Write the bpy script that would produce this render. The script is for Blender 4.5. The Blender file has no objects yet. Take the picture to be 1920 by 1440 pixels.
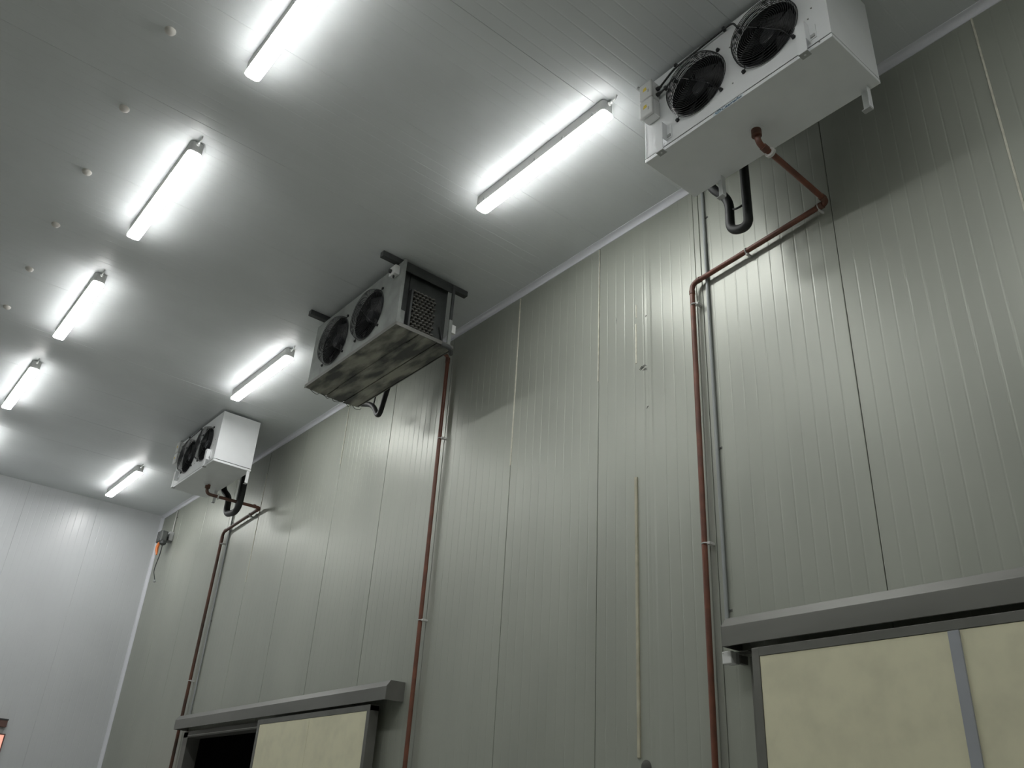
import bpy, bmesh, math, random
from mathutils import Vector, Matrix
random.seed(7)
S = bpy.context.scene
COL = S.collection
OZ = 1.6                      # camera height: geometry below is written relative to eye level, floor at -OZ
PI = math.pi

# ------------------------------------------------------------------ camera
R = ((0.76898443, -0.63679614, 0.05615716),
     (0.33745059, 0.32974521, -0.88170017),
     (0.54294571, 0.69696397, 0.46845616))      # rows: image right, image down, forward
cam_d = bpy.data.cameras.new('camera')
cam_d.sensor_width = 36.0
cam_d.lens = 1628.08 / 1920 * 36.0
cam_d.clip_start = 0.05
cam = bpy.data.objects.new('camera', cam_d)
COL.objects.link(cam)
cam.matrix_world = Matrix(((R[0][0], -R[1][0], -R[2][0], 0), (R[0][1], -R[1][1], -R[2][1], 0),
                           (R[0][2], -R[1][2], -R[2][2], OZ), (0, 0, 0, 1)))
S.camera = cam

# ------------------------------------------------------------------ world, exposure
W = bpy.data.worlds.new('world'); S.world = W
W.use_nodes = True
W.node_tree.nodes['Background'].inputs[0].default_value = (0, 0, 0, 1)
W.node_tree.nodes['Background'].inputs[1].default_value = 0.0
S.view_settings.view_transform = 'Standard'
S.view_settings.look = 'None'
S.view_settings.gamma = 1.0
S.view_settings.use_curve_mapping = False
S.view_settings.exposure = 0.0
LAMP = 44.0                   # radiance of the lamp diffusers

# ------------------------------------------------------------------ materials
def mat(name, col, rough=0.5, metal=0.0, var=0.0, scale=3.0, stretch=(1, 1, 1), col2=None, bump=0.0, bscale=40.0,
        spec=0.5, emit=None, estr=0.0, rvar=0.0, detail=4.0, lo=0.35, hi=0.65):
    m = bpy.data.materials.new(name); m.use_nodes = True
    nt = m.node_tree; N = nt.nodes; L = nt.links
    b = N['Principled BSDF']
    b.inputs['Base Color'].default_value = (*col, 1)
    b.inputs['Roughness'].default_value = rough
    b.inputs['Metallic'].default_value = metal
    b.inputs['Specular IOR Level'].default_value = spec
    if emit:
        b.inputs['Emission Color'].default_value = (*emit, 1)
        b.inputs['Emission Strength'].default_value = estr
    if var > 0 or col2 or bump > 0 or rvar > 0:
        g = N.new('ShaderNodeNewGeometry')
        mp = N.new('ShaderNodeMapping'); mp.inputs['Scale'].default_value = stretch
        L.new(g.outputs['Position'], mp.inputs['Vector'])
        n = N.new('ShaderNodeTexNoise'); n.inputs['Scale'].default_value = scale; n.inputs['Detail'].default_value = detail
        L.new(mp.outputs[0], n.inputs['Vector'])
        r = N.new('ShaderNodeValToRGB')
        r.color_ramp.elements[0].position = lo; r.color_ramp.elements[1].position = hi
        c2 = col2 if col2 else tuple(c * (1 - var) for c in col)
        r.color_ramp.elements[0].color = (*c2, 1); r.color_ramp.elements[1].color = (*col, 1)
        L.new(n.outputs['Fac'], r.inputs['Fac'])
        L.new(r.outputs['Color'], b.inputs['Base Color'])
        if rvar > 0:
            q = N.new('ShaderNodeMapRange')
            q.inputs['To Min'].default_value = rough - rvar; q.inputs['To Max'].default_value = rough + rvar
            L.new(n.outputs['Fac'], q.inputs['Value']); L.new(q.outputs[0], b.inputs['Roughness'])
        if bump > 0:
            n2 = N.new('ShaderNodeTexNoise'); n2.inputs['Scale'].default_value = bscale
            L.new(g.outputs['Position'], n2.inputs['Vector'])
            bp = N.new('ShaderNodeBump'); bp.inputs['Strength'].default_value = bump; bp.inputs['Distance'].default_value = 0.01
            L.new(n2.outputs['Fac'], bp.inputs['Height']); L.new(bp.outputs[0], b.inputs['Normal'])
    return m

M = {
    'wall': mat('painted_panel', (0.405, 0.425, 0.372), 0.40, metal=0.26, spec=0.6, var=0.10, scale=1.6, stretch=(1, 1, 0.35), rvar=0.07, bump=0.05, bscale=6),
    'ceiling': mat('ceiling_panel', (0.705, 0.735, 0.745), 0.38, var=0.07, scale=1.2, rvar=0.06, bump=0.04, bscale=6),
    'back': mat('back_panel', (0.66, 0.68, 0.70), 0.31, var=0.05, scale=1.2, bump=0.04, bscale=6),
    'gap': mat('joint_mastic', (0.10, 0.10, 0.09), 0.7, var=0.3),
    'sealant': mat('pale_sealant', (0.72, 0.71, 0.60), 0.6, var=0.2, scale=20),
    'foam': mat('yellowed_strip', (0.50, 0.48, 0.36), 0.6, var=0.2, scale=12),
    'coving': mat('white_pvc', (0.78, 0.79, 0.84), 0.28, var=0.04),
    'floor': mat('concrete', (0.50, 0.50, 0.48), 0.6, var=0.25, scale=2.0, bump=0.1),
    'white': mat('white_enamel', (0.82, 0.84, 0.85), 0.32, var=0.03, scale=6),
    'whiteplastic': mat('white_plastic', (0.74, 0.75, 0.74), 0.4, var=0.03),
    'greyplastic': mat('grey_plastic', (0.42, 0.43, 0.43), 0.45, var=0.08),
    'lightgrey': mat('light_grey_plastic', (0.46, 0.47, 0.47), 0.45, var=0.06),
    'lampbody': mat('lamp_tray', (0.62, 0.63, 0.62), 0.4, var=0.05),
    'dgrey': mat('dark_grey_casting', (0.13, 0.14, 0.135), 0.5, var=0.2, scale=12),
    'black': mat('black_wire', (0.018, 0.02, 0.022), 0.35, var=0.2, scale=30),
    'fanblack': mat('fan_black', (0.009, 0.010, 0.011), 0.5, var=0.3, scale=10),
    'shroud': mat('fan_shroud', (0.010, 0.011, 0.012), 0.6, var=0.3, scale=10),
    'hub': mat('fan_hub', (0.05, 0.052, 0.06), 0.3, var=0.2, scale=10),
    'coil': mat('coil_fins', (0.10, 0.105, 0.105), 0.5, metal=0.4, var=0.3, scale=60),
    'copper': mat('brown_drain_pipe', (0.20, 0.072, 0.042), 0.42, var=0.35, scale=9, col2=(0.13, 0.052, 0.034)),
    'fitting': mat('brown_fitting', (0.16, 0.07, 0.048), 0.45, var=0.3, scale=9),
    'olddrain': mat('tarnished_drain_pipe', (0.15, 0.062, 0.038), 0.42, var=0.4, scale=3, col2=(0.055, 0.036, 0.026)),
    'hose': mat('black_insulation', (0.022, 0.025, 0.025), 0.55, var=0.3, scale=20, bump=0.1, bscale=60),
    'clip': mat('pipe_clip', (0.66, 0.66, 0.64), 0.45, var=0.1),
    'conduit': mat('grey_conduit', (0.36, 0.385, 0.385), 0.4, var=0.1, scale=5),
    'whiteconduit': mat('white_conduit', (0.58, 0.585, 0.55), 0.4, var=0.08, scale=5),
    'dirtywhite': mat('aged_enamel', (0.30, 0.32, 0.305), 0.5, var=0.35, scale=4, rvar=0.08),
    'pan': mat('dirty_pan', (0.32, 0.315, 0.26), 0.5, col2=(0.055, 0.057, 0.052), scale=5, stretch=(1.6, 0.45, 1), detail=9, lo=0.40, hi=0.60),
    'rail': mat('dark_rail', (0.065, 0.07, 0.07), 0.55, var=0.3, scale=8),
    'tubeend': mat('coil_bends', (0.17, 0.165, 0.15), 0.5, metal=0.0, var=0.4, scale=30),
    'endplate': mat('coil_end_plate', (0.045, 0.05, 0.048), 0.55, var=0.35, scale=9),
    'steel': mat('brushed_steel', (0.235, 0.235, 0.22), 0.46, metal=0.5, var=0.22, scale=3, stretch=(1, 0.2, 1), rvar=0.08),
    'steeldull': mat('dull_steel', (0.22, 0.22, 0.205), 0.45, metal=0.6, var=0.15, scale=4),
    'cream': mat('cream_leaf', (0.74, 0.715, 0.52), 0.45, col2=(0.655, 0.635, 0.465), scale=5.5, detail=12, lo=0.3, hi=0.58),
    'batten': mat('grey_batten', (0.36, 0.38, 0.41), 0.5, var=0.08),
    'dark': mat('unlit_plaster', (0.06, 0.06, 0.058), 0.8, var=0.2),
    'orange': mat('orange_plastic', (0.85, 0.24, 0.06), 0.4, var=0.1),
    'sticker': mat('pale_sticker', (0.72, 0.78, 0.82), 0.4, var=0.03),
    'navy': mat('navy_print', (0.045, 0.10, 0.17), 0.5, var=0.05),
    'bluegrey': mat('blue_grey_print', (0.20, 0.33, 0.45), 0.5, var=0.05),
    'yellow': mat('yellow_print', (0.80, 0.62, 0.08), 0.5, var=0.05),
    'cap': mat('fastener_cap', (0.78, 0.75, 0.71), 0.35, var=0.06),
    'brown': mat('brown_box', (0.18, 0.10, 0.085), 0.5, var=0.15, scale=20),
    'lamp': mat('lit_diffuser', (0.9, 0.9, 0.9), 0.4, var=0.01, emit=(1.0, 1.0, 0.985), estr=LAMP),
    'redlit': mat('lit_pink_panel', (0.7, 0.35, 0.28), 0.5, var=0.02, emit=(1.0, 0.42, 0.32), estr=0.9),
}

# ------------------------------------------------------------------ mesh helpers
WL = {}
class MB:
    def __init__(s): s.v = []; s.f = []
    def add(s, vs, fs):
        k = len(s.v); s.v += [tuple(p) for p in vs]; s.f += [tuple(i + k for i in f) for f in fs]; return s
    def box(s, x0, x1, y0, y1, z0, z1):
        v = [(x, y, z) for x in (x0, x1) for y in (y0, y1) for z in (z0, z1)]
        return s.add(v, [(0, 1, 3, 2), (4, 6, 7, 5), (0, 4, 5, 1), (2, 3, 7, 6), (0, 2, 6, 4), (1, 5, 7, 3)])
    def prism(s, pts, axis, a, b):
        n = len(pts)
        def mk(p, t):
            return {'x': (t, p[0], p[1]), 'y': (p[0], t, p[1]), 'z': (p[0], p[1], t)}[axis]
        return s.add([mk(p, a) for p in pts] + [mk(p, b) for p in pts],
                     [(i, (i + 1) % n, n + (i + 1) % n, n + i) for i in range(n)] + [tuple(range(n - 1, -1, -1)), tuple(range(n, 2 * n))])
    def tube(s, pts, r, seg=14, cap=True):
        pts = [Vector(p) for p in pts]; n = len(pts)
        rr = r if isinstance(r, (list, tuple)) else [r] * n
        T = []
        for i in range(n):
            d = (pts[min(i + 1, n - 1)] - pts[max(i - 1, 0)]); T.append(d.normalized())
        u = T[0].orthogonal().normalized(); vs = []
        for i in range(n):
            u = (u - T[i] * u.dot(T[i])).normalized(); w = T[i].cross(u)
            for k in range(seg):
                a = 2 * PI * k / seg; vs.append(pts[i] + (u * math.cos(a) + w * math.sin(a)) * rr[i])
        fs = [(i * seg + k, i * seg + (k + 1) % seg, (i + 1) * seg + (k + 1) % seg, (i + 1) * seg + k) for i in range(n - 1) for k in range(seg)]
        if cap: fs += [tuple(range(seg - 1, -1, -1)), tuple(range((n - 1) * seg, n * seg))]
        return s.add(vs, fs)
    def ring(s, c, R_, r, axis='x', seg=40, tseg=6):
        c = Vector(c); vs = []
        for i in range(seg):
            a = 2 * PI * i / seg
            for k in range(tseg):
                b = 2 * PI * k / tseg; q = R_ + r * math.cos(b); h = r * math.sin(b)
                p = {'x': (h, q * math.cos(a), q * math.sin(a)), 'y': (q * math.cos(a), h, q * math.sin(a)), 'z': (q * math.cos(a), q * math.sin(a), h)}[axis]
                vs.append(c + Vector(p))
        return s.add(vs, [(i * tseg + k, ((i + 1) % seg) * tseg + k, ((i + 1) % seg) * tseg + (k + 1) % tseg, i * tseg + (k + 1) % tseg) for i in range(seg) for k in range(tseg)])
    def lathe(s, c, prof, axis='x', seg=32):   # prof: (radius, height along axis)
        c = Vector(c); vs = []; n = len(prof)
        for (q, h) in prof:
            for k in range(seg):
                a = 2 * PI * k / seg
                p = {'x': (h, q * math.cos(a), q * math.sin(a)), 'y': (q * math.cos(a), h, q * math.sin(a)), 'z': (q * math.cos(a), q * math.sin(a), h)}[axis]
                vs.append(c + Vector(p))
        fs = [(i * seg + k, i * seg + (k + 1) % seg, (i + 1) * seg + (k + 1) % seg, (i + 1) * seg + k) for i in range(n - 1) for k in range(seg)]
        fs += [tuple(range(seg)), tuple(range((n - 1) * seg, n * seg))]
        return s.add(vs, fs)
    def build(s, name, m, parent=None, smooth=False, bevel=0.0, bseg=2):
        xs = [p[0] for p in s.v]; ys = [p[1] for p in s.v]; zs = [p[2] for p in s.v]
        c = Vector(((min(xs) + max(xs)) / 2, (min(ys) + max(ys)) / 2, (min(zs) + max(zs)) / 2))
        me = bpy.data.meshes.new(name)
        me.from_pydata([tuple(Vector(p) - c) for p in s.v], [], s.f)
        bm = bmesh.new(); bm.from_mesh(me)
        bmesh.ops.recalc_face_normals(bm, faces=bm.faces)
        if bevel > 0:
            es = [e for e in bm.edges if len(e.link_faces) == 2 and e.calc_face_angle(0) > 0.5]
            bmesh.ops.bevel(bm, geom=es, offset=bevel, segments=bseg, profile=0.5, affect='EDGES', clamp_overlap=True)
        bm.to_mesh(me); bm.free()
        if smooth:
            me.polygons.foreach_set('use_smooth', [True] * len(me.polygons))
            me.set_sharp_from_angle(angle=math.radians(40))
        me.materials.append(M[m])
        o = bpy.data.objects.new(name, me); COL.objects.link(o)
        put(o, c + Vector((0, 0, OZ)), parent)
        return o

def put(o, wl, parent):
    WL[o.name] = wl
    if parent:
        o.parent = parent; o.location = wl - WL[parent.name]
    else:
        o.location = wl

def empty(name, x, y, z):
    o = bpy.data.objects.new(name, None); COL.objects.link(o)
    o.empty_display_size = 0.1
    put(o, Vector((x, y, z + OZ)), None); return o

def tag(o, label, cat, group=None):
    o['label'] = label; o['category'] = cat
    if group: o['group'] = group
    return o

def struct(o, label=None):
    o['kind'] = 'structure'
    if label: o['label'] = label
    return o

def copy_tree(o, delta, parent=None):
    c = o.copy(); COL.objects.link(c)
    if parent: c.parent = parent
    else: c.location = o.location + Vector(delta)
    WL[c.name] = WL[o.name] + Vector(delta)
    for ch in list(o.children): copy_tree(ch, delta, c)
    return c

def share(src, name, wl, parent, rot=None):        # another object on the same mesh
    o = bpy.data.objects.new(name, src.data); COL.objects.link(o)
    put(o, wl, parent)
    if rot: o.rotation_euler = rot
    return o

def fillet(pts, rad, n=7):
    pts = [Vector(p) for p in pts]; out = [pts[0]]
    for i in range(1, len(pts) - 1):
        a = (pts[i - 1] - pts[i]); b = (pts[i + 1] - pts[i])
        r = rad[i - 1] if isinstance(rad, (list, tuple)) else rad
        r = min(r, a.length * 0.49, b.length * 0.49)
        p0 = pts[i] + a.normalized() * r; p1 = pts[i] + b.normalized() * r
        for k in range(n + 1):
            t = k / n; out.append(p0 * (1 - t) ** 2 + pts[i] * 2 * t * (1 - t) + p1 * t * t)
    out.append(pts[-1]); return out

# ------------------------------------------------------------------ room shell
D = 4.605; H = 5.0; YB = 16.1; YF = -4.0; XL = -3.0; PW = 1.149
OP0, OP1, OPZ = 9.98, 12.46, 1.06                    # left doorway (y range, head height)
fl = struct(MB().box(XL - .15, D + .15, YF - .15, YB + .15, -OZ - .15, -OZ).build('floor', 'floor'))

def rib_profile(a, b, extra=None, gap=0.003, ch=0.004, pitch=0.1045, depth=0.0012, hw=0.008):
    """points (t, depth) over one panel width, ribs every pitch"""
    pts = [(a + gap, 0.011), (a + gap, 0.002), (a + gap + ch, 0)]
    n = max(1, round((b - a) / pitch)); st = (b - a) / n
    for i in range(1, n):
        t = a + i * st
        pts += [(t - hw, 0), (t - hw * .2, depth), (t + hw * .2, depth), (t + hw, 0)]
    if extra:
        t0, t1, d = extra
        pts = [p for p in pts if not (t0 - .012 < p[0] < t1 + .012)] + [(t0, 0), (t0 + .022, d), (t1 - .022, d), (t1, 0)]
        pts = sorted(pts, key=lambda p: (p[0], -p[1] if p[0] < (a + b) / 2 else p[1]))
    pts += [(b - gap - ch, 0), (b - gap, 0.002), (b - gap, 0.011)]
    return pts

def sheet(mb, pts, fn, z0, z1):
    n = len(pts); vs = [fn(p, z0) for p in pts] + [fn(p, z1) for p in pts]
    mb.add(vs, [(i, i + 1, n + i + 1, n + i) for i in range(n - 1)])

# right wall: backing slab with doorway, then one panel per 1.149 m
mb = MB()
mb.box(D + .011, D + .13, YF, OP0, -OZ, H); mb.box(D + .011, D + .13, OP1, YB, -OZ, H); mb.box(D + .011, D + .13, OP0, OP1, OPZ, H)
wall_r = struct(mb.build('wall_right', 'gap'))
y = 1.26
while y - PW > YF - .5: y -= PW
fn = lambda p, z: (D + p[1], p[0], z)
while y < YB - .01:
    a, b = max(y, YF), min(y + PW, YB)
    ex = (4.09, 4.17, .0022) if a < 4.13 < b else None
    mb = MB()
    if b <= OP0 or a >= OP1:
        sheet(mb, rib_profile(a, b, ex), fn, -OZ, H)
    else:
        sheet(mb, rib_profile(a, b), fn, OPZ, H)
        if a < OP0: sheet(mb, rib_profile(a, OP0), fn, -OZ, OPZ)
        if b > OP1: sheet(mb, rib_profile(OP1, b), fn, -OZ, OPZ)
    mb.build('panel', 'wall', wall_r)
    y += PW
# sealant beads and strips in some joints
def strip(y, z0, z1, w, t, m, name):
    MB().box(D - t, D + .004, y - w / 2, y + w / 2, z0, z1).build(name, m, wall_r, bevel=min(w, t) * .3)
strip(1.262, 3.30, 4.955, .012, .006, 'sealant', 'sealant_bead')
strip(1.262, 1.32, 3.28, .008, .003, 'foam', 'sealant_bead')
strip(5.856, 3.10, 4.94, .014, .006, 'sealant', 'sealant_bead')
strip(4.714, 3.55, 4.94, .010, .004, 'sealant', 'sealant_bead')
strip(3.50 + .118, .4, 4.94, .010, .006, 'wall', 'joint_lip')
strip(9.312, 4.1, 4.93, .012, .004, 'sealant', 'sealant_bead')
strip(11.608, 3.0, 4.6, .014, .004, 'sealant', 'sealant_bead')
strip(4.262, 3.99, 4.12, .010, .004, 'sealant', 'sealant_bead')
strip(4.268, 3.55, 3.93, .016, .005, 'sealant', 'sealant_bead')
strip(4.282, .555, 2.55, .026, .014, 'foam', 'cover_strip')

for (ya, za, yb, zb, r) in ((4.235, 3.478, 4.19, 3.50, .0035), (4.225, 3.468, 4.18, 3.488, .005), (4.19, 3.50, 4.155, 3.485, .003), (4.20, 3.455, 4.15, 3.462, .003), (4.185, 3.45, 4.15, 3.445, .002),
                            (4.16, 3.95, 4.145, 3.965, .003), (4.165, 3.10, 4.14, 3.115, .003), (4.50, 4.03, 4.495, 4.10, .002)):
    MB().tube([(D - .0005, ya, za), (D - .0015, (ya + yb) / 2, (za + zb) / 2 + .006), (D - .0005, yb, zb)], [r * .3, r, r * .3], 6).build('scuff_mark', 'rail', wall_r)
MB().lathe((D - .001, 4.225, .50), [(.045, .0), (.04, -.006), (.02, -.010), (.004, -.011)], 'x', 14).build('mastic_patch', 'gap', wall_r, smooth=True)

# ceiling: slab and cross panels
ceil = struct(MB().box(XL - .15, D + .15, YF - .15, YB + .15, H + .011, H + .15).build('ceiling', 'ceiling'))
y = 3.49
while y - PW > YF - .5: y -= PW
fnc = lambda p, x: (x, p[0], H + p[1])
while y < YB - .01:
    a, b = max(y, YF), min(y + PW, YB)
    mb = MB(); sheet(mb, rib_profile(a, b, gap=.0006, ch=.0015, depth=.0010), fnc, XL, D)
    mb.build('panel', 'ceiling', ceil); y += PW

# back wall
wall_b = struct(MB().box(XL, D + .13, YB + .011, YB + .13, -OZ, H).build('wall_back', 'back'))
x = D - PW * 7
fnb = lambda p, z: (p[0], YB + p[1], z)
while x < D - .01:
    a, b = max(x, XL), min(x + PW, D)
    if b > a + .02:
        mb = MB(); sheet(mb, rib_profile(a, b, gap=.0006, ch=.0015, depth=.0011), fnb, -OZ, H)
        mb.build('panel', 'back', wall_b)
    x += PW
struct(MB().box(XL - .13, XL, YF, YB, -OZ, H).build('wall_left', 'wall'))
struct(MB().box(XL, D + .13, YF - .13, YF, -OZ, H).build('wall_front', 'wall'))

# coving along the ceiling edge and in the far corner
def coving_profile(r, lip):
    pts = [(0, 0), (-r - lip, 0), (-r - lip, -.005), (-r, -.007)]
    for k in range(1, 8):
        a = k / 8 * PI / 2
        pts.append((-r * (1 - math.sin(a)) - .003 * math.sin(a) * 2, -r * (1 - math.cos(a)) - .007 * math.cos(a)))
    pts += [(-.007, -r), (-.005, -r - lip * .3), (0, -r - lip * .3)]
    return pts
cp = coving_profile(.045, .012)
struct(MB().prism([(D + p[0], H + p[1]) for p in cp], 'y', YF, YB).build('trim_1', 'coving', smooth=True))
struct(MB().prism([(D + p[1] - .0, YB + p[0]) for p in coving_profile(.05, .006)], 'z', -OZ, H - .04).build('trim_2', 'coving', smooth=True))

# room beyond the doorway, its lack of light put into a dark wall colour
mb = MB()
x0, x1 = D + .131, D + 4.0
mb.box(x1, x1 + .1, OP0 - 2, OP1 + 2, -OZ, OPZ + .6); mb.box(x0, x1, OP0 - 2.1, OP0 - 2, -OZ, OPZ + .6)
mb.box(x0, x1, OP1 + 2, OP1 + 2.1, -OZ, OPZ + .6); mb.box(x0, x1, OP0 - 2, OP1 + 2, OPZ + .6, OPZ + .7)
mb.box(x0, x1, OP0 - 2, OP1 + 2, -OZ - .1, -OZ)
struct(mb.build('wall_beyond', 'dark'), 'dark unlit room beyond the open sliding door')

# ------------------------------------------------------------------ sliding doors
def header(parent, y0, y1, zb, xf=4.405):
    prof = [(D, zb + .175), (4.445, zb + .175), (xf, zb + .118), (xf, zb), (xf + .012, zb), (xf + .012, zb + .112), (D, zb + .16)]
    o = MB().prism(prof, 'y', y0, y1).build('header_cover', 'steel', parent, bevel=.002)
    for yy in (y0 - .004, y1):
        MB().prism([(D, zb + .175), (4.445, zb + .175), (xf, zb + .118), (xf, zb), (D, zb)], 'y', yy, yy + .004).build('end_cap', 'steel', o)
    MB().box(4.50, 4.56, y0 + .05, y1 - .05, zb + .07, zb + .13).build('track', 'steeldull', parent)
    return o
def leaf(parent, y0, y1, zt, zb, splits, fw=.05, xa=4.425, xb=4.52):
    root = MB().box(xa + .012, xb, y0, y1, zb, zt).build('leaf', 'cream', parent)
    MB().box(xa, xb + .004, y0 - .004, y1 + .004, zt - fw, zt + .004).build('frame_rail', 'steeldull', root, bevel=.003)
    MB().box(xa, xb + .004, y0 - .004, y1 + .004, zb - .004, zb + fw).build('frame_rail', 'steeldull', root, bevel=.003)
    for a, b in ((y0 - .004, y0 + fw), (y1 - fw, y1 + .004)):
        MB().box(xa - .001, xb + .003, a, b, zb, zt).build('frame_stile', 'steeldull', root, bevel=.003)
    e = [y0 + fw] + splits + [y1 - fw]
    for a, b in zip(e[:-1], e[1:]):
        MB().box(xa + .004, xa + .0125, a + .0025, b - .0025, zb + fw + .002, zt - fw - .002).build('panel', 'cream', root)
    return root
d1 = struct(empty('door_1', 4.5, 9.9, -OZ), 'sliding cold room door with cream leaf pushed aside from a dark opening')
header(d1, 7.25, 12.56, 1.117)
leaf(d1, 7.53, 9.96, 1.092, -OZ + .02, [8.72])
mb = MB()
for a, b in ((OP1 - .03, OP1 + .13),):
    mb.box(D - .035, D + .14, a, b, -OZ, OPZ + .04)
mb.build('jamb', 'steel', d1, bevel=.003)
MB().box(D - .03, D + .14, OP0 - .12, OP0 + .03, -OZ, OPZ + .04).build('jamb', 'steel', d1, bevel=.003)
MB().box(D - .035, D + .14, OP0 - .12, OP1 + .13, OPZ - .03, OPZ + .05).build('lintel', 'steel', d1, bevel=.003)
MB().box(D - .04, D - .034, OP0 + .03, OP1 - .03, OPZ - .012, OPZ - .004).build('seal_bead', 'clip', d1)

d2 = struct(empty('door_2', 4.5, 2.0, -OZ), 'sliding cold room door with soiled cream leaf under a steel header')
header(d2, -1.9, 3.405, 1.142)
lf = leaf(d2, .78, 3.205, 1.11, -OZ + .02, [1.99], fw=.047)
MB().box(4.417, 4.43, 1.978, 2.035, -OZ + .07, 1.06).build('batten', 'batten', lf, bevel=.002)
MB().box(D - .035, D - .001, 3.205, 3.33, -OZ, 1.10).build('jamb', 'steeldull', d2, bevel=.003)
MB().lathe((4.60, 3.235, .85), [(.0, -.02), (.010, -.018), (.012, -.006), (.012, .004)], 'x', 12).build('bolt', 'rail', d2)
sw = tag(empty('limit_switch', 4.50, 3.41, 1.05), 'small pale grey switch box under the left end of the steel door header at right', 'switch box')
MB().box(4.45, 4.50, 3.377, 3.447, 1.048, 1.124).build('cover', 'whiteplastic', sw, bevel=.006)
MB().box(4.50, 4.535, 3.38, 3.444, 1.051, 1.121).build('body', 'lightgrey', sw, bevel=.003)
MB().box(4.535, 4.604, 3.37, 3.40, 1.06, 1.11).build('arm', 'steeldull', sw)
MB().box(4.52, 4.60, 3.30, 3.444, 1.124, 1.130).build('mounting_plate', 'steeldull', sw)
for dz in (.062,): MB().lathe((4.449, 3.437, 1.048 + dz), [(.003, 0), (.003, .002)], 'x', 8).build('screw', 'steeldull', sw)

# ------------------------------------------------------------------ ceiling lights
def ceiling_light():
    t = empty('ceiling_light', 0, 0, H)
    hl = .785
    # body: trapezoid tray
    def rrect(w, l, r, n=5):
        pts = []
        for cx, cy, a0 in ((w - r, l - r, 0), (-w + r, l - r, PI / 2), (-w + r, -l + r, PI), (w - r, -l + r, 1.5 * PI)):
            for k in range(n + 1):
                a = a0 + PI / 2 * k / n; pts.append((cx + r * math.cos(a), cy + r * math.sin(a)))
        return pts
    mb = MB().prism(rrect(.056, hl, .030), 'z', 4.8905, 4.994)
    mb.build('body', 'lampbody', t, bevel=.004)
    MB().prism(rrect(.0595, hl + .003, .033), 'z', 4.873, 4.890).build('diffuser', 'lamp', t, smooth=True, bevel=.007, bseg=2)
    for k in range(5):
        yy = -hl + .12 + k * (2 * hl - .24) / 4
        for s in (-1, 1):
            MB().box(min(s * .0562, s * .0605), max(s * .0562, s * .0605), yy - .012, yy + .012, 4.8905, 4.925).build('clip', 'lightgrey', t)
    for yy in (-.5, .5): MB().box(-.02, .02, yy - .015, yy + .015, 4.994, 5.0).build('bracket', 'steeldull', t)
    g = MB().lathe((0, -hl - .0, 4.968), [(.012, 0), (.016, -.004), (.016, -.018), (.010, -.022), (.009, -.04)], 'y', 14).build('cable_gland', 'whiteplastic', t, smooth=True)
    MB().tube(fillet([(0, -hl - .036, 4.968), (0, -hl - .075, 4.97), (0, -hl - .085, 5.0)], .02), .0055, 8).build('cable', 'whiteplastic', t, smooth=True)
    return t
L0 = ceiling_light()
rows = [(1.236, 4.16, 'nearest tube light of the left row, cut off by the top edge'),
        (1.236, 6.80, 'tube light of the left row, second from the top edge of the photo'),
        (1.236, 9.40, 'tube light of the left row, third from the top edge of the photo'),
        (1.236, 12.01, 'smallest visible tube light of the left row, at the left edge'),
        (1.236, 14.62, 'farthest tube light of the left row, just outside the left edge'),
        (3.405, 4.19, 'large tube light between the big white cooler and the old dirty cooler'),
        (3.405, 9.40, 'tube light between the old dirty cooler and the far white cooler'),
        (3.405, 14.60, 'smallest tube light near the back wall corner, beyond the far white cooler'),
        (1.236, 1.55, 'tube light of the left row, above the camera and out of view'),
        (1.236, -1.06, 'tube light of the left row, behind the camera'),
        (3.405, -1.06, 'tube light of the right row, behind the camera')]
for i, (x, y, lb) in enumerate(rows):
    o = L0 if i == 0 else copy_tree(L0, (0, 0, 0))
    o.location = (x, y, H + OZ); WL[o.name] = Vector(o.location)
    tag(o, ('lit ' + lb), 'ceiling light', 'tube lights on the ceiling')

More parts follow.
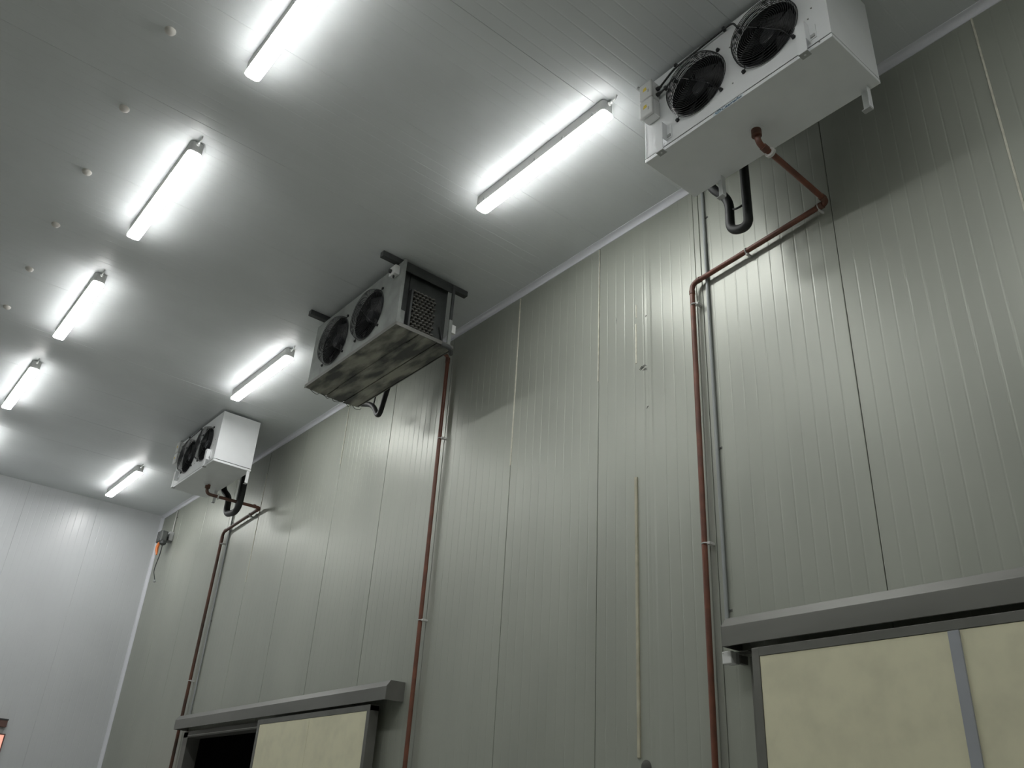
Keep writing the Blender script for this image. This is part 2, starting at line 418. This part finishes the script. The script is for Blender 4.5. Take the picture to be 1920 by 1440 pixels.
# ------------------------------------------------------------------ fan parts
def fan(unit, xf, cy, cz, r, dep=.07, hubr=.06, nring=15):
    """guard with feet, shroud, blades and hub in front of plane x = xf, facing -x"""
    g = MB(); wr = .0024
    for k in range(6):                                     # stepped side rings
        t = k / 5; g.ring((xf - .006 - dep * t, cy, cz), r * (1 - .085 * t * t), wr, 'x', 44, 5)
    for k in range(nring):
        q = r * .905 * (1 - (k + 1) / (nring + 1.5)) ; g.ring((xf - .006 - dep - .004 * (k / nring), cy, cz), q, wr * .8, 'x', 36, 5)
    for k in range(4):
        a = PI / 4 + k * PI / 2; c, s = math.cos(a), math.sin(a)
        pth = [(xf - .004, cy + c * r * 1.10, cz + s * r * 1.10), (xf - .008, cy + c * r * 1.0, cz + s * r * 1.0),
               (xf - .006 - dep * 1.02, cy + c * r * .915, cz + s * r * .915), (xf - .008 - dep, cy + c * r * .80, cz + s * r * .80)]
        g.tube(fillet(pth, .02, 4), .0036, 6)
        g.tube([pth[-1], (xf - .0095 - dep, cy + c * r * .4, cz + s * r * .4), (xf - .011 - dep, cy + c * r * .03, cz + s * r * .03)], .0020, 5)
    gd = g.build('fan_guard', 'black', unit, smooth=True)
    for k in range(4):
        a = PI / 4 + k * PI / 2; c, s = math.cos(a), math.sin(a)
        MB().lathe((xf, cy + c * r * 1.11, cz + s * r * 1.11), [(.004, -.016), (.012, -.014), (.013, -.002), (.015, 0)], 'x', 12).build('guard_foot', 'black', gd, smooth=True)
    sh = MB(); rs = r * .93                                 # shroud: tube wall and bottom disc
    sh.add([(xf - .004 + h, cy + q * math.cos(2 * PI * k / 40), cz + q * math.sin(2 * PI * k / 40)) for (q, h) in ((rs + .003, .0), (rs, .0), (rs, .14), (.002, .145)) for k in range(40)],
           [(i * 40 + k, i * 40 + (k + 1) % 40, (i + 1) * 40 + (k + 1) % 40, (i + 1) * 40 + k) for i in range(3) for k in range(40)])
    sh.build('fan_shroud', 'shroud', unit, smooth=True)
    f = MB()
    for k in range(5):
        a0 = k * 2 * PI / 5 + .3; vs = []
        for i in range(6):
            q = hubr * .9 + (rs * .95 - hubr * .9) * i / 5
            wv = .30 + .12 * i / 5
            for sgn in (-1, 1):
                a = a0 + sgn * wv + .18 * i / 5
                vs.append((xf + .045 + sgn * .022, cy + q * math.cos(a), cz + q * math.sin(a)))
        n = len(vs); vs += [(p[0] + .003, p[1], p[2]) for p in vs]
        fs = []
        for i in range(5):
            a, b, c2, d = 2 * i, 2 * i + 1, 2 * i + 3, 2 * i + 2
            fs += [(a, b, c2, d), (a + n, d + n, c2 + n, b + n), (a, d, d + n, a + n), (b, b + n, c2 + n, c2)]
        fs += [(0, n, n + 1, 1), (10, 11, n + 11, n + 10)]
        f.add(vs, fs)
    fo = f.build('fan_blades', 'fanblack', unit)
    MB().lathe((xf + .02, cy, cz), [(.003, -.024), (hubr * .6, -.022), (hubr * .92, -.012), (hubr, .0), (hubr, .07)], 'x', 24).build('hub', 'hub', fo, smooth=True)

def front_with_holes(mb, x, y0, y1, z0, z1, holes, thick=.004):
    """flat front at x with round holes; splits in y half way between holes"""
    holes = sorted(holes)
    e = [y0] + [(holes[i][0] + holes[i + 1][0]) / 2 for i in range(len(holes) - 1)] + [y1]
    n = 48
    for (cy, cz, r), a, b in zip(holes, e[:-1], e[1:]):
        for xx, dr in ((x, 0), (x + thick, 0)):
            vs = []
            corner_a = [math.atan2(z - cz, yy - cy) % (2 * PI) for yy in (a, b) for z in (z0, z1)]
            ang = sorted(set([round(2 * PI * k / n, 6) for k in range(n)] + [round(c, 6) for c in corner_a]))
            m = len(ang)
            for t in ang:
                c, s = math.cos(t), math.sin(t)
                ry = ((b - cy) / c) if c > 1e-6 else ((a - cy) / c if c < -1e-6 else 1e9)
                rz = ((z1 - cz) / s) if s > 1e-6 else ((z0 - cz) / s if s < -1e-6 else 1e9)
                q = min(ry, rz)
                vs += [(xx, cy + r * c, cz + r * s), (xx, cy + q * c, cz + q * s)]
            fs = [(2 * i, 2 * i + 1, 2 * ((i + 1) % m) + 1, 2 * ((i + 1) % m)) for i in range(m)]
            mb.add(vs, fs)

# ------------------------------------------------------------------ white unit coolers
def white_cooler(name, y0, y1, x0, x1, z0, z1, fans, fr, boxy, boxz, brk_y, rear_y, lettering, drain_y):
    u = empty(name, (x0 + x1) / 2, (y0 + y1) / 2, z0)
    lip = .036
    mb = MB(); front_with_holes(mb, x0 + .002, y0 + .004, y1 - .004, z0 + lip, z1 - .0, [(a, b, fr * .93) for a, b in fans])
    mb.build('front_panel', 'white', u)
    MB().box(x0, x0 + .03, y0 + .0, y0 + .012, z0 + lip, z1).build('corner_post', 'white', u)
    MB().box(x0, x0 + .03, y1 - .012, y1, z0 + lip, z1).build('corner_post', 'white', u)
    for a, b in ((y0 + .001, y0 + .006), (y1 - .006, y1 - .001)):
        MB().box(x0 + .004, x1 - .002, a, b, z0 + lip + .002, z1 - .001).build('end_panel', 'white', u)
    MB().box(x0 + .004, x1, y0 + .006, y1 - .006, z1 - .012, z1 - .003).build('top_panel', 'white', u)
    # drain pan: tray with a lip line and a very shallow fall to the outlet
    mb = MB()
    mb.box(x0 + .001, x1 + .001, y0 - .001, y1 + .001, z0, z0 + lip - .007)
    mb.build('drain_pan', 'white', u, bevel=.003)
    MB().box(x0 + .02, x1 - .01, y0 + .01, y1 - .01, z0 + lip - .008, z0 + lip).build('gasket', 'rail', u)
    MB().box(x0 + .15, x1 - .01, y0 + .03, y1 - .03, z0 + lip + .01, z1 - .02).build('coil', 'coil', u)
    for cy, cz in fans: fan(u, x0, cy, cz, fr)
    # terminal boxes at the far end of the front
    bx = []
    for (bz0, bz1) in boxz:
        b = MB().box(x0 - .066, x0 + .003, boxy, boxy + .112, bz0, bz1).build('terminal_box', 'whiteplastic', u, bevel=.010)
        MB().box(x0 - .0915, x0 - .068, boxy - .002, boxy + .114, bz0 - .002, bz1 + .002).build('cover', 'whiteplastic', b, bevel=.009)
        cy = boxy + .056; cz = (bz0 + bz1) / 2
        MB().prism([(cy + .004 - .018, cz - .004), (cy + .004 + .018, cz - .004), (cy + .004 + .012, cz + .026), (cy + .004 - .012, cz + .026)], 'x', x0 - .0925, x0 - .091).build('warning_mark', 'yellow', b)
        MB().box(x0 - .0925, x0 - .091, cy - .034, cy - .022, cz - .034, cz - .006).build('print', 'lightgrey', b)
        bx.append((bz0, bz1))
    tz = bx[0][0]
    ends = [(fans[0][0] + fr * .75, fans[0][1] + fr * .75), (fans[1][0] + fr * .72, fans[1][1] + fr * .78)]
    srt = sorted(fans, key=lambda q: -q[0])
    for i, (cy, cz) in enumerate(srt):
        zz = tz + .03 + (.055 if i == 1 else 0)
        gl = MB().lathe((x0 - .03, boxy + .001, zz), [(.015, .0), (.015, -.02), (.011, -.026), (.009, -.045)], 'y', 12).build('cable_gland', 'black', u, smooth=True)
        e = (x0 - .05, cy + fr * .70, cz + fr * .70)
        if i == 0:
            pth = [(x0 - .03, boxy - .03, zz), (x0 - .035, (boxy + e[1]) / 2, zz + .0), e]
        else:
            zt = max(z1 - .035, zz)
            pth = [(x0 - .03, boxy - .03, zz), (x0 - .02, boxy - .16, zt - .02), (x0 - .018, e[1] + .13, zt), (x0 - .03, e[1] + .05, zt - .02), e]
        cb = MB().tube(fillet(pth, .05), .0075, 8).build('cable', 'black', u, smooth=True)
        q = Vector(pth[1]) if i == 0 else Vector(pth[2])
        for s in ((0,) if i == 0 else (0, .42)):
            c = q + Vector((0, s, 0)); MB().box(c.x - .012, c.x + .012, c.y - .010, c.y + .010, c.z - .014, c.z + .010).build('cable_tie', 'black', cb)
    # front feet: channel standing off the face
    for by in brk_y:
        b = MB().box(x0 - .050, x0 - .045, by - .03, by + .03, z0 - .035, z0 + .205).build('bracket', 'white', u)
        MB().box(x0 - .050, x0 + .003, by - .033, by - .029, z0 + .06, z0 + .205).build('flange', 'white', b)
        MB().prism([(by - .075, z0 + .075), (by - .03, z0 + .075), (by - .03, z0 + .215), (by - .05, z0 + .215), (by - .075, z0 + .18)], 'x', x0 - .004, x0 + .002).build('tab', 'white', b)
        MB().box(x0 - .012, x0 + .001, by - .068, by - .038, z0 + .082, z0 + .105).build('nut', 'lightgrey', b, bevel=.003)
        f = MB().box(x0 - .050, x0 - .004, by - .03, by + .03, z0 - .040, z0 - .035).build('foot', 'greyplastic', b)
        MB().lathe((x0 - .027, by, z0 - .041), [(.007, 0), (.007, .003)], 'z', 12).build('hole', 'white', b)
    for ry in rear_y:
        b = MB().box(x1 - .012, x1 - .008, ry - .028, ry + .028, z0 - .17, z0 - .001).build('rear_leg', 'white', u)
        MB().box(x1 - .05, x1 - .008, ry - .030, ry - .026, z0 - .165, z0 - .001).build('flange', 'white', b)
        MB().box(x1 - .045, x1 - .008, ry - .026, ry + .028, z0 - .172, z0 - .167).build('foot', 'lightgrey', b)
    # hangers between unit and ceiling
    for yy in (y0 + .18, y1 - .12):
        for xx in (x0 + .08, x1 - .08):
            MB().tube([(xx, yy, z1 - .004), (xx, yy, H)], .012, 8).build('hanger', 'greyplastic', u)
    MB().tube(fillet([(x0 + .06, y1 - .05, z1 + .012), (x0 + .03, y1 + .035, z1 + .012), (x0 - .02, y1 + .05, H)], .03), .014, 10).build('hanger', 'greyplastic', u, smooth=True)
    MB().lathe((x0 + (x1 - x0) * .56, drain_y, z0), [(.05, 0), (.05, -.005), (.034, -.008), (.032, -.022)], 'z', 24).build('drain_flange', 'white', u, smooth=True)
    for (dy, dz) in ((y0 + .10, .33), (y0 + .13, .26), (y0 + .03 + .05, .022), ((fans[0][0] + fans[1][0]) / 2, .17), ((fans[0][0] + fans[1][0]) / 2, .50)):
        MB().lathe((x0 + .002, dy, z0 + dz), [(.003, -.003), (.006, -.002), (.006, .001)], 'x', 8).build('screw', 'steeldull', u)
    if lettering:
        MB().box(x0 + .0002, x0 + .0015, 2.290, 2.530, z0 + .0015, z0 + .0285).build('sticker', 'sticker', u)
        cu = bpy.data.curves.new('lettering', 'FONT'); cu.body = 'Caama\u00f1o'; cu.size = .0365; cu.extrude = .0003; cu.shear = .18; cu.offset = .0009
        tmp = bpy.data.objects.new('tmp_text', cu); COL.objects.link(tmp)
        bpy.context.view_layer.update()
        me = bpy.data.meshes.new_from_object(tmp); bpy.data.objects.remove(tmp)
        xs = [v.co.x for v in me.vertices]; w = max(xs) - min(xs); k = .157 / w
        vs = [(x0 - .0002 - v.co.z, 2.460 - (v.co.x - min(xs)) * k, z0 + .0055 + v.co.y * .80) for v in me.vertices]
        mb = MB(); mb.add(vs, [tuple(p.vertices) for p in me.polygons])
        mb.build('lettering', 'navy', u)
        # round emblem: blue-grey swirl with a dark hook
        e = MB(); cy, cz = 2.488, z0 + .015
        def arc(r0, r1, a0, a1, n=14, sy=1.75):
            vs = []
            for i in range(n + 1):
                a = a0 + (a1 - a0) * i / n
                for q in (r0, r1): vs.append((x0 - .0004, cy - sy * q * math.cos(a), cz + q * math.sin(a)))
            e.add(vs, [(2 * i, 2 * i + 1, 2 * i + 3, 2 * i + 2) for i in range(n)])
        arc(.008, .014, PI * .75, PI * 1.85); arc(.0005, .0055, PI, PI * 2)
        e.build('emblem', 'bluegrey', u)
        e = MB(); arc(.009, .014, -PI * .1, PI * .62); arc(.004, .0075, PI * .2, PI * .9)
        e.build('emblem', 'navy', u)
    return u

near = white_cooler('unit_cooler', 1.665, 3.12, 3.485, 4.01, 4.25, 4.965, [(2.635, 4.615), (2.085, 4.63)], .235,
                    2.972, [(4.735, 4.885), (4.568, 4.718)], [1.83, 2.95], [1.76, 2.87], True, 2.41)
tag(near, 'large white twin-fan cooler at top right with lettering on its lower edge', 'cooling unit', 'white twin-fan coolers')
far = white_cooler('unit_cooler', 10.78, 12.29, 3.512, 4.04, 4.24, 4.965, [(11.83, 4.60), (11.23, 4.61)], .245,
                   12.13, [(4.745, 4.90), (4.57, 4.725)], [10.99, 12.13], [10.815, 11.9], False, 11.70)
tag(far, 'small white twin-fan cooler hanging farthest away, near the back wall', 'cooling unit', 'white twin-fan coolers')

# ------------------------------------------------------------------ old dirty cooler
def old_cooler():
    x0, x1, y0, y1, z0, z1 = 3.360, 3.985, 6.13, 7.87, 4.185, 4.94
    u = empty('unit_cooler', (x0 + x1) / 2, (y0 + y1) / 2, z0)
    fans = [(7.365, 4.552), (6.690, 4.565)]; r = .272
    mb = MB(); front_with_holes(mb, x0 + .002, y0 + .003, y1, z0 + .02, z1, [(a, b, r * .93) for a, b in fans])
    mb.build('front_panel', 'dirtywhite', u)
    MB().box(x0, x0 + .034, y0 - .003, y0 + .001, z0 + .03, z1 + .02).build('front_flange', 'dirtywhite', u)
    MB().box(x0 + .004, x1, y1 - .006, y1, z0 + .02, z1).build('end_panel', 'dirtywhite', u)
    MB().box(x0 + .004, x1, y0 + .03, y1 - .006, z1 - .012, z1 - .002).build('top_panel', 'dirtywhite', u)
    MB().box(x1 - .034, x1, y0, y0 + .02, z0 + .02, z0 + .34).build('rear_post', 'dirtywhite', u)
    MB().box(x1 - .030, x1 - .002, y0 + .002, y0 + .02, z0 + .34, z1).build('rear_post', 'rail', u)
    MB().box(x0 + .036, x1 - .03, y0 + .02, y0 + .03, z1 - .09, z1).build('dark_fill_plate', 'endplate', u)  # added dark plate, closes the bright gap so the end's top stays dark
    MB().box(x1 - .004, x1 + .001, y0 + .02, y1, z0 + .02, z0 + .12).build('rear_rail', 'dirtywhite', u)
    MB().box(x0 + .16, x1 - .05, y0 + .10, y1 - .03, z0 + .04, z1 - .02).build('coil', 'coil', u)
    ep = MB().box(x0 + .145, x1 - .035, y0 + .085, y0 + .095, z0 + .02, z1 - .015).build('coil_end_plate', 'endplate', u)
    MB().box(x0 + .14, x0 + .16, y0 + .02, y0 + .10, z0 + .02, z0 + .5).build('end_plate_fold', 'rail', u)
    MB().box(x0 + .036, x0 + .11, y0 + .05, y0 + .06, z0 + .03, z0 + .24).build('junction_plate', 'dirtywhite', u)
    MB().box(x0 + .03, x0 + .14, y0 + .09, y0 + .096, z0 + .02, z1 - .02).build('baffle', 'endplate', u)
    # return bends, brick pattern
    src = None
    for rI in range(13):
        for c in range(6):
            xx = x0 + .185 + c * .044 + (.022 if rI % 2 else 0); zz = z0 + .075 + rI * .036
            if xx > x1 - .12: continue
            if src is None:
                pts = [(xx - .016, y0 + .086, zz)] + [(xx - .016 * math.cos(PI * k / 6), y0 + .062 - .022 * math.sin(PI * k / 6), zz) for k in range(7)] + [(xx + .016, y0 + .086, zz)]
                src = MB().tube(pts, .0078, 7).build('return_bend', 'tubeend', u, smooth=True)
                base = WL[src.name]; b0 = Vector((xx, 0, zz))
            else:
                share(src, 'return_bend', base + Vector((xx, 0, zz)) - b0, u)
    MB().tube(fillet([(x1 - .10, y0 + .07, z0 + .25), (x1 - .07, y0 + .05, z0 + .12), (x1 - .045, y0 + .05, z0 + .03)], .05), .008, 8).build('capillary', 'hose', u, smooth=True)
    for cy, cz in fans: fan(u, x0, cy, cz, r, dep=.06, hubr=.07)
    # drain pan of three long sheets, slightly tilted, with raised seams
    ya, yb = y0 - .04, y1 + .02
    xs = [x0 - .012, x0 + .235, x0 + .445, x1 + .008]
    pan = MB()
    pan.box(xs[0], xs[-1], ya, yb, z0 + .012, z0 + .03); pan = pan.build('drain_pan', 'pan', u)
    zz = [(z0 + .008, z0 - .006), (z0 - .006, z0 - .010), (z0 - .010, z0 + .004)]
    for i in range(3):
        a, b = xs[i] + .006, xs[i + 1] - .006
        MB().prism([(a, zz[i][0]), (b, zz[i][1]), (b, z0 + .012), (a, z0 + .012)], 'y', ya, yb).build('pan_sheet', 'pan', pan)
    MB().box(xs[0] - .006, xs[0], ya, yb, z0 - .002, z0 + .035).build('pan_lip', 'steeldull', pan)
    MB().box(xs[0], xs[-1], ya - .006, ya, z0 - .004, z0 + .035).build('pan_lip', 'steeldull', pan)
    MB().box(xs[-1], xs[-1] + .006, ya, yb, z0 - .004, z0 + .035).build('pan_lip', 'steeldull', pan)
    MB().prism([(xs[1] - .012, z0 - .012), (xs[1] + .03, z0 - .012), (xs[1] + .025, z0 - .004), (xs[1] - .008, z0 - .004)], 'y', ya + .2, yb - .3).build('pan_rib', 'pan', pan)
    for k in range(5):
        p = Vector((x0 + .05 + k * .13, yb - .01, z0)); q = random.uniform(-.05, .05)
        MB().tube(fillet([p, p + Vector((.03, q, -.03)), p + Vector((.09, -q * .5, -.025)), p + Vector((.11, 0, .0))], .03), .003, 5).build('loose_wire', 'black', pan, smooth=True)
    # small switch on the front near the ceiling
    j = MB().box(x0 - .055, x0 + .003, 6.19, 6.30, 4.80, 4.90).build('isolator_switch', 'whiteplastic', u, bevel=.006)
    MB().lathe((x0 - .056, 6.262, 4.845), [(.004, -.026), (.020, -.024), (.022, 0)], 'x', 14).build('knob', 'rail', j)
    MB().lathe((x0 - .03, 6.245, 4.80), [(.010, 0), (.010, -.02), (.006, -.03)], 'z', 10).build('cable_gland', 'black', j)
    MB().box(x1 + .002, x1 + .045, y0 - .001, y0 + .028, z0 + .205, z0 + .295).build('tag_plate', 'whiteplastic', u)
    # rails bolted to the ceiling
    for yy, dy in ((6.235, .06), (7.70, .06)):
        MB().box(3.165, 4.185, yy - dy / 2, yy + dy / 2, z1, H - .001).build('mounting_rail', 'rail', u, bevel=.003)
    sp = MB().tube(fillet([(x1 - .12, y0 - .03, z0 + .01), (x1 - .02, y0 - .05, z0 - .005), (x1 + .03, y0 + .02, z0 - .02)], .05), .022, 12).build('drain_spout', 'rail', u, smooth=True)
    return u
old = tag(old_cooler(), 'old grimy twin-fan cooler with open coil end and stained drain pan', 'cooling unit')

# ------------------------------------------------------------------ drain pipes
PX = D - .052
def pipe(name, pts, rad, r, m, label, clips, collars, ring=None):
    t = empty(name, pts[-1][0], pts[-1][1], pts[-1][2])
    MB().tube(fillet(pts, rad, 8), r, 16).build('tube', m, t, smooth=True)
    for (p, d, rr, l) in collars:
        p = Vector(p); d = Vector(d).normalized()
        MB().tube([p - d * l / 2, p - d * l * .49, p + d * l * .49, p + d * l / 2], [r * 1.02, rr, rr, r * 1.02], 16).build('coupling', 'fitting', t, smooth=True)
    for (yy, zz, horiz) in clips:
        c = MB()
        if horiz: c.box(PX - .006, D - .002, yy - .008, yy + .008, zz - r - .014, zz - r + .002); c.ring((PX, yy, zz), r + .003, .005, 'y', 20, 6)
        else: c.box(PX - .006, D - .002, yy - r - .022, yy - r + .004, zz - .009, zz + .009); c.ring((PX, yy, zz), r + .003, .005, 'z', 20, 6)
        c.build('clip', 'clip', t)
    if ring:
        p, d = Vector(ring[0]), Vector(ring[1]).normalized()
        MB().tube([p - d * .010, p - d * .0099, p + d * .0099, p + d * .010], [r, r + .016, r + .016, r], 20).build('ring', 'clip', t, smooth=True)
    tag(t, label, 'pipe'); return t
a = Vector((3.776, 2.41, 4.245)); b = Vector((3.79, 2.41, 4.13)); c = Vector((3.89, 2.392, 4.105)); e = Vector((PX, 2.402, 4.083)); g = Vector((PX, 3.618, 3.988)); h = Vector((PX, 3.622, -OZ))
pipe('drain_pipe', [a, b, c, e, g, h], [.05, .03, .045, .06], .0205, 'copper', 'long red-brown drain pipe from the big white cooler down past the right door',
     [(2.47, 4.078, True), (3.09, 4.029, True), (3.606, 3.79, False), (3.612, 1.87, False), (3.612, -.3, False)],
     [((3.776, 2.41, 4.215), (0, 0, 1), .034, .05), ((3.84, 2.40, 4.118), (1, -.1, -.25), .026, .04), (e + Vector((-.06, 0, .002)), (1, 0, 0), .025, .03), (e + Vector((0, .06, -.005)), (0, 1, -.08), .026, .05),
      (g + Vector((0, -.07, .006)), (0, 1, -.08), .024, .03), (g + Vector((0, .0, -.08)), (0, 0, 1), .024, .03)],
     (c + Vector((-.005, 0, 0)), (e - c)))
a = Vector((3.822, 11.70, 4.235)); b = Vector((3.825, 11.70, 4.10)); e = Vector((PX, 11.49, 4.035)); g = Vector((PX, 12.74, 3.952)); h = Vector((PX, 12.80, -OZ))
pipe('drain_pipe', [a, b, e, g, h], [.09, .05, .08], .0225, 'olddrain', 'dark tarnished drain pipe from the far white cooler down to the left doorway',
     [(11.8, 4.012, True), (12.70, 3.76, False), (12.765, 1.785, False)],
     [((3.822, 11.70, 4.205), (0, 0, 1), .036, .05), (e + Vector((-.08, .02, .01)), (e - b), .028, .04), (e + Vector((0, .07, -.005)), (0, 1, -.07), .028, .05), (g + Vector((0, -.08, .006)), (0, 1, -.07), .027, .04), (g + Vector((0, 0, -.13)), (0, 0, 1), .027, .12)],
     (b + (e - b) * .22, (e - b)))
a = Vector((3.995, 7.02, 4.745)); b = Vector((PX - .10, 7.02, 4.73)); e = Vector((PX, 7.02, 4.715)); g = Vector((PX, 7.03, -OZ))
pipe('drain_pipe', [a, b, e, g], [.05, .05], .021, 'copper', 'straight red-brown drain pipe dropping from the old grimy cooler past the left door header',
     [(7.005, 3.715, False), (7.015, 1.83, False), (7.015, -.2, False)],
     [(Vector((PX, 7.02, 4.66)), (0, 0, 1), .026, .06)])

# ------------------------------------------------------------------ black insulated trap hoses behind the coolers
def hose(pts, rad, r, label, extra=None):
    t = empty('insulated_hose', *pts[0])
    MB().tube(fillet(pts, rad, 10), r, 18).build('sleeve', 'hose', t, smooth=True)
    if extra: MB().tube(fillet(extra, .03, 5), .008, 8).build('capillary', 'hose', t, smooth=True)
    return tag(t, label, 'hose')
hx = 4.25
hose([(hx - .06, 2.846, 4.90), (hx, 2.846, 4.6), (hx, 2.848, 3.955), (hx, 3.005, 4.00), (hx, 2.995, 4.30), (hx - .06, 3.12, 4.44), (hx - .1, 3.11, 4.70)],
     [.1, .12, .12, .16, .10], .034, 'thick black U-shaped insulated hose behind the big white cooler',
     [(hx, 2.98, 4.19), (hx - .02, 2.93, 4.15), (hx, 2.86, 4.17)])
hose([(4.2, 11.50, 4.90), (4.25, 11.50, 4.6), (4.25, 11.49, 3.90), (4.25, 11.96, 3.97), (4.25, 11.96, 4.23), (4.2, 12.12, 4.36), (4.15, 12.12, 4.6)],
     [.1, .22, .22, .10, .08], .045, 'black U-shaped insulated hose behind the far white cooler')
hose([(4.2, 7.66, 4.80), (4.25, 7.68, 4.6), (4.25, 7.84, 4.13), (4.25, 8.02, 4.36), (4.2, 8.28, 4.44), (4.14, 8.18, 4.62)],
     [.1, .1, .1, .08], .030, 'black V-shaped insulated hose below the old grimy cooler',
     [(4.25, 8.0, 4.34), (4.24, 7.96, 4.46), (4.22, 7.93, 4.6)])

# ------------------------------------------------------------------ conduits
def conduit(y, z0, z1, r, m, label, clips):
    t = empty('conduit', D - r, y, z0)
    MB().tube([(D - r - .003, y, z0), (D - r - .003, y, z1)], r, 12).build('tube', m, t, smooth=True)
    for zz in clips:
        MB().box(D - .006, D, y - r - .022, y + r + .002, zz - .007, zz + .007).build('saddle', 'steeldull', t)
        MB().lathe((D - .006, y - r - .012, zz), [(.002, -.004), (.004, -.003), (.005, 0)], 'x', 8).build('screw', 'rail', t)
    return tag(t, label, 'conduit', 'conduits on the right wall')
conduit(3.497, 1.318, 4.94, .0125, 'conduit', 'grey conduit beside the long red-brown pipe, ending at the right door header', [4.6, 2.55, 1.41])
conduit(12.585, 1.30, 4.94, .0115, 'conduit', 'thin grey conduit beside the dark tarnished pipe, running behind the far cooler', [4.3, 2.6])
conduit(15.335, 4.52, 4.94, .013, 'whiteconduit', 'short pale conduit from the ceiling to the grey device with an orange lever', [4.80])

# ------------------------------------------------------------------ device with orange lever near the far corner
al = tag(empty('alarm_device', 4.55, 15.5, 4.35), 'small dark grey wall device with an orange lever and dangling cable, near the corner', 'alarm')
bxo = MB().box(4.53, 4.604, 15.27, 15.40, 4.36, 4.52).build('junction_box', 'lightgrey', al, bevel=.01)
MB().box(4.524, 4.53, 15.275, 15.395, 4.36, 4.42).build('label_plate', 'rail', bxo)
MB().box(4.48, 4.604, 15.33, 15.37, 4.33, 4.36).build('arm', 'greyplastic', al)
hb = MB().box(4.38, 4.49, 15.22, 15.46, 4.30, 4.50).build('housing', 'dgrey', al, bevel=.025)
for k in range(4): MB().box(4.374, 4.496, 15.245 + k * .055, 15.262 + k * .055, 4.305, 4.495).build('fin', 'rail', hb, bevel=.004)
MB().lathe((4.45, 15.27, 4.30), [(.06, .02), (.055, -.03), (.03, -.05), (.012, -.06)], 'z', 16).build('base', 'rail', al, smooth=True)
MB().tube(fillet([(4.43, 15.30, 4.32), (4.42, 15.36, 4.30), (4.41, 15.40, 4.22), (4.425, 15.37, 4.09)], .05), [.024] * 9 + [.026] * 8 + [.014], 12).build('lever', 'orange', al, smooth=True)
MB().tube(fillet([(4.46, 15.29, 4.27), (4.48, 15.37, 4.10), (4.50, 15.53, 3.94), (4.50, 15.54, 3.84), (4.50, 15.36, 3.66)], .06), .008, 8).build('cable', 'rail', al, smooth=True)
MB().lathe((4.50, 15.36, 3.645), [(.010, .02), (.024, .0), (.024, -.016), (.01, -.024)], 'z', 10).build('cable_end', 'greyplastic', al)

# ------------------------------------------------------------------ fastener caps in a line on the ceiling
src = None
names = ['largest pale dome cap on the ceiling, nearest the top edge', 'second pale dome cap from the top edge, left of the tube lights', 'third pale dome cap from the top edge, left of the tube lights',
         'fourth pale dome cap from the top edge, left of the tube lights', 'fifth pale dome cap from the top edge, left of the tube lights', 'smallest pale dome cap on the ceiling, by the left edge']
for k in range(6):
    yy = 5.05 + k * 1.008
    if src is None:
        src = MB().lathe((.64, yy, H), [(.040, -.0), (.040, -.006), (.034, -.018), (.022, -.027), (.008, -.031)], 'z', 20).build('fastener_cap', 'cap', smooth=True)
        o = src
    else:
        o = share(src, 'fastener_cap', WL[src.name] + Vector((0, k * 1.008, 0)), None)
    tag(o, names[k], 'cap', 'fastener caps on the ceiling')

# ------------------------------------------------------------------ things on the back wall at the left edge
o = empty('control_box', 2.95, YB, 1.17)
tag(o, 'small brown box on the pale back wall at the left edge', 'box')
MB().box(2.78, 3.055, YB - .07, YB - .0, 1.165, 1.275).build('body', 'brown', o, bevel=.008)
MB().box(2.775, 3.062, YB - .075, YB - .055, 1.262, 1.285).build('lid', 'rail', o, bevel=.004)
o = empty('lit_sign', 2.95, YB, .86)
tag(o, 'glowing pinkish sign below the small brown box at the left edge', 'sign')
MB().box(2.70, 3.085, YB - .04, YB - .0, .80, 1.075).build('frame', 'brown', o, bevel=.006)
MB().box(2.72, 3.065, YB - .045, YB - .038, .82, 1.055).build('lit_face', 'redlit', o)
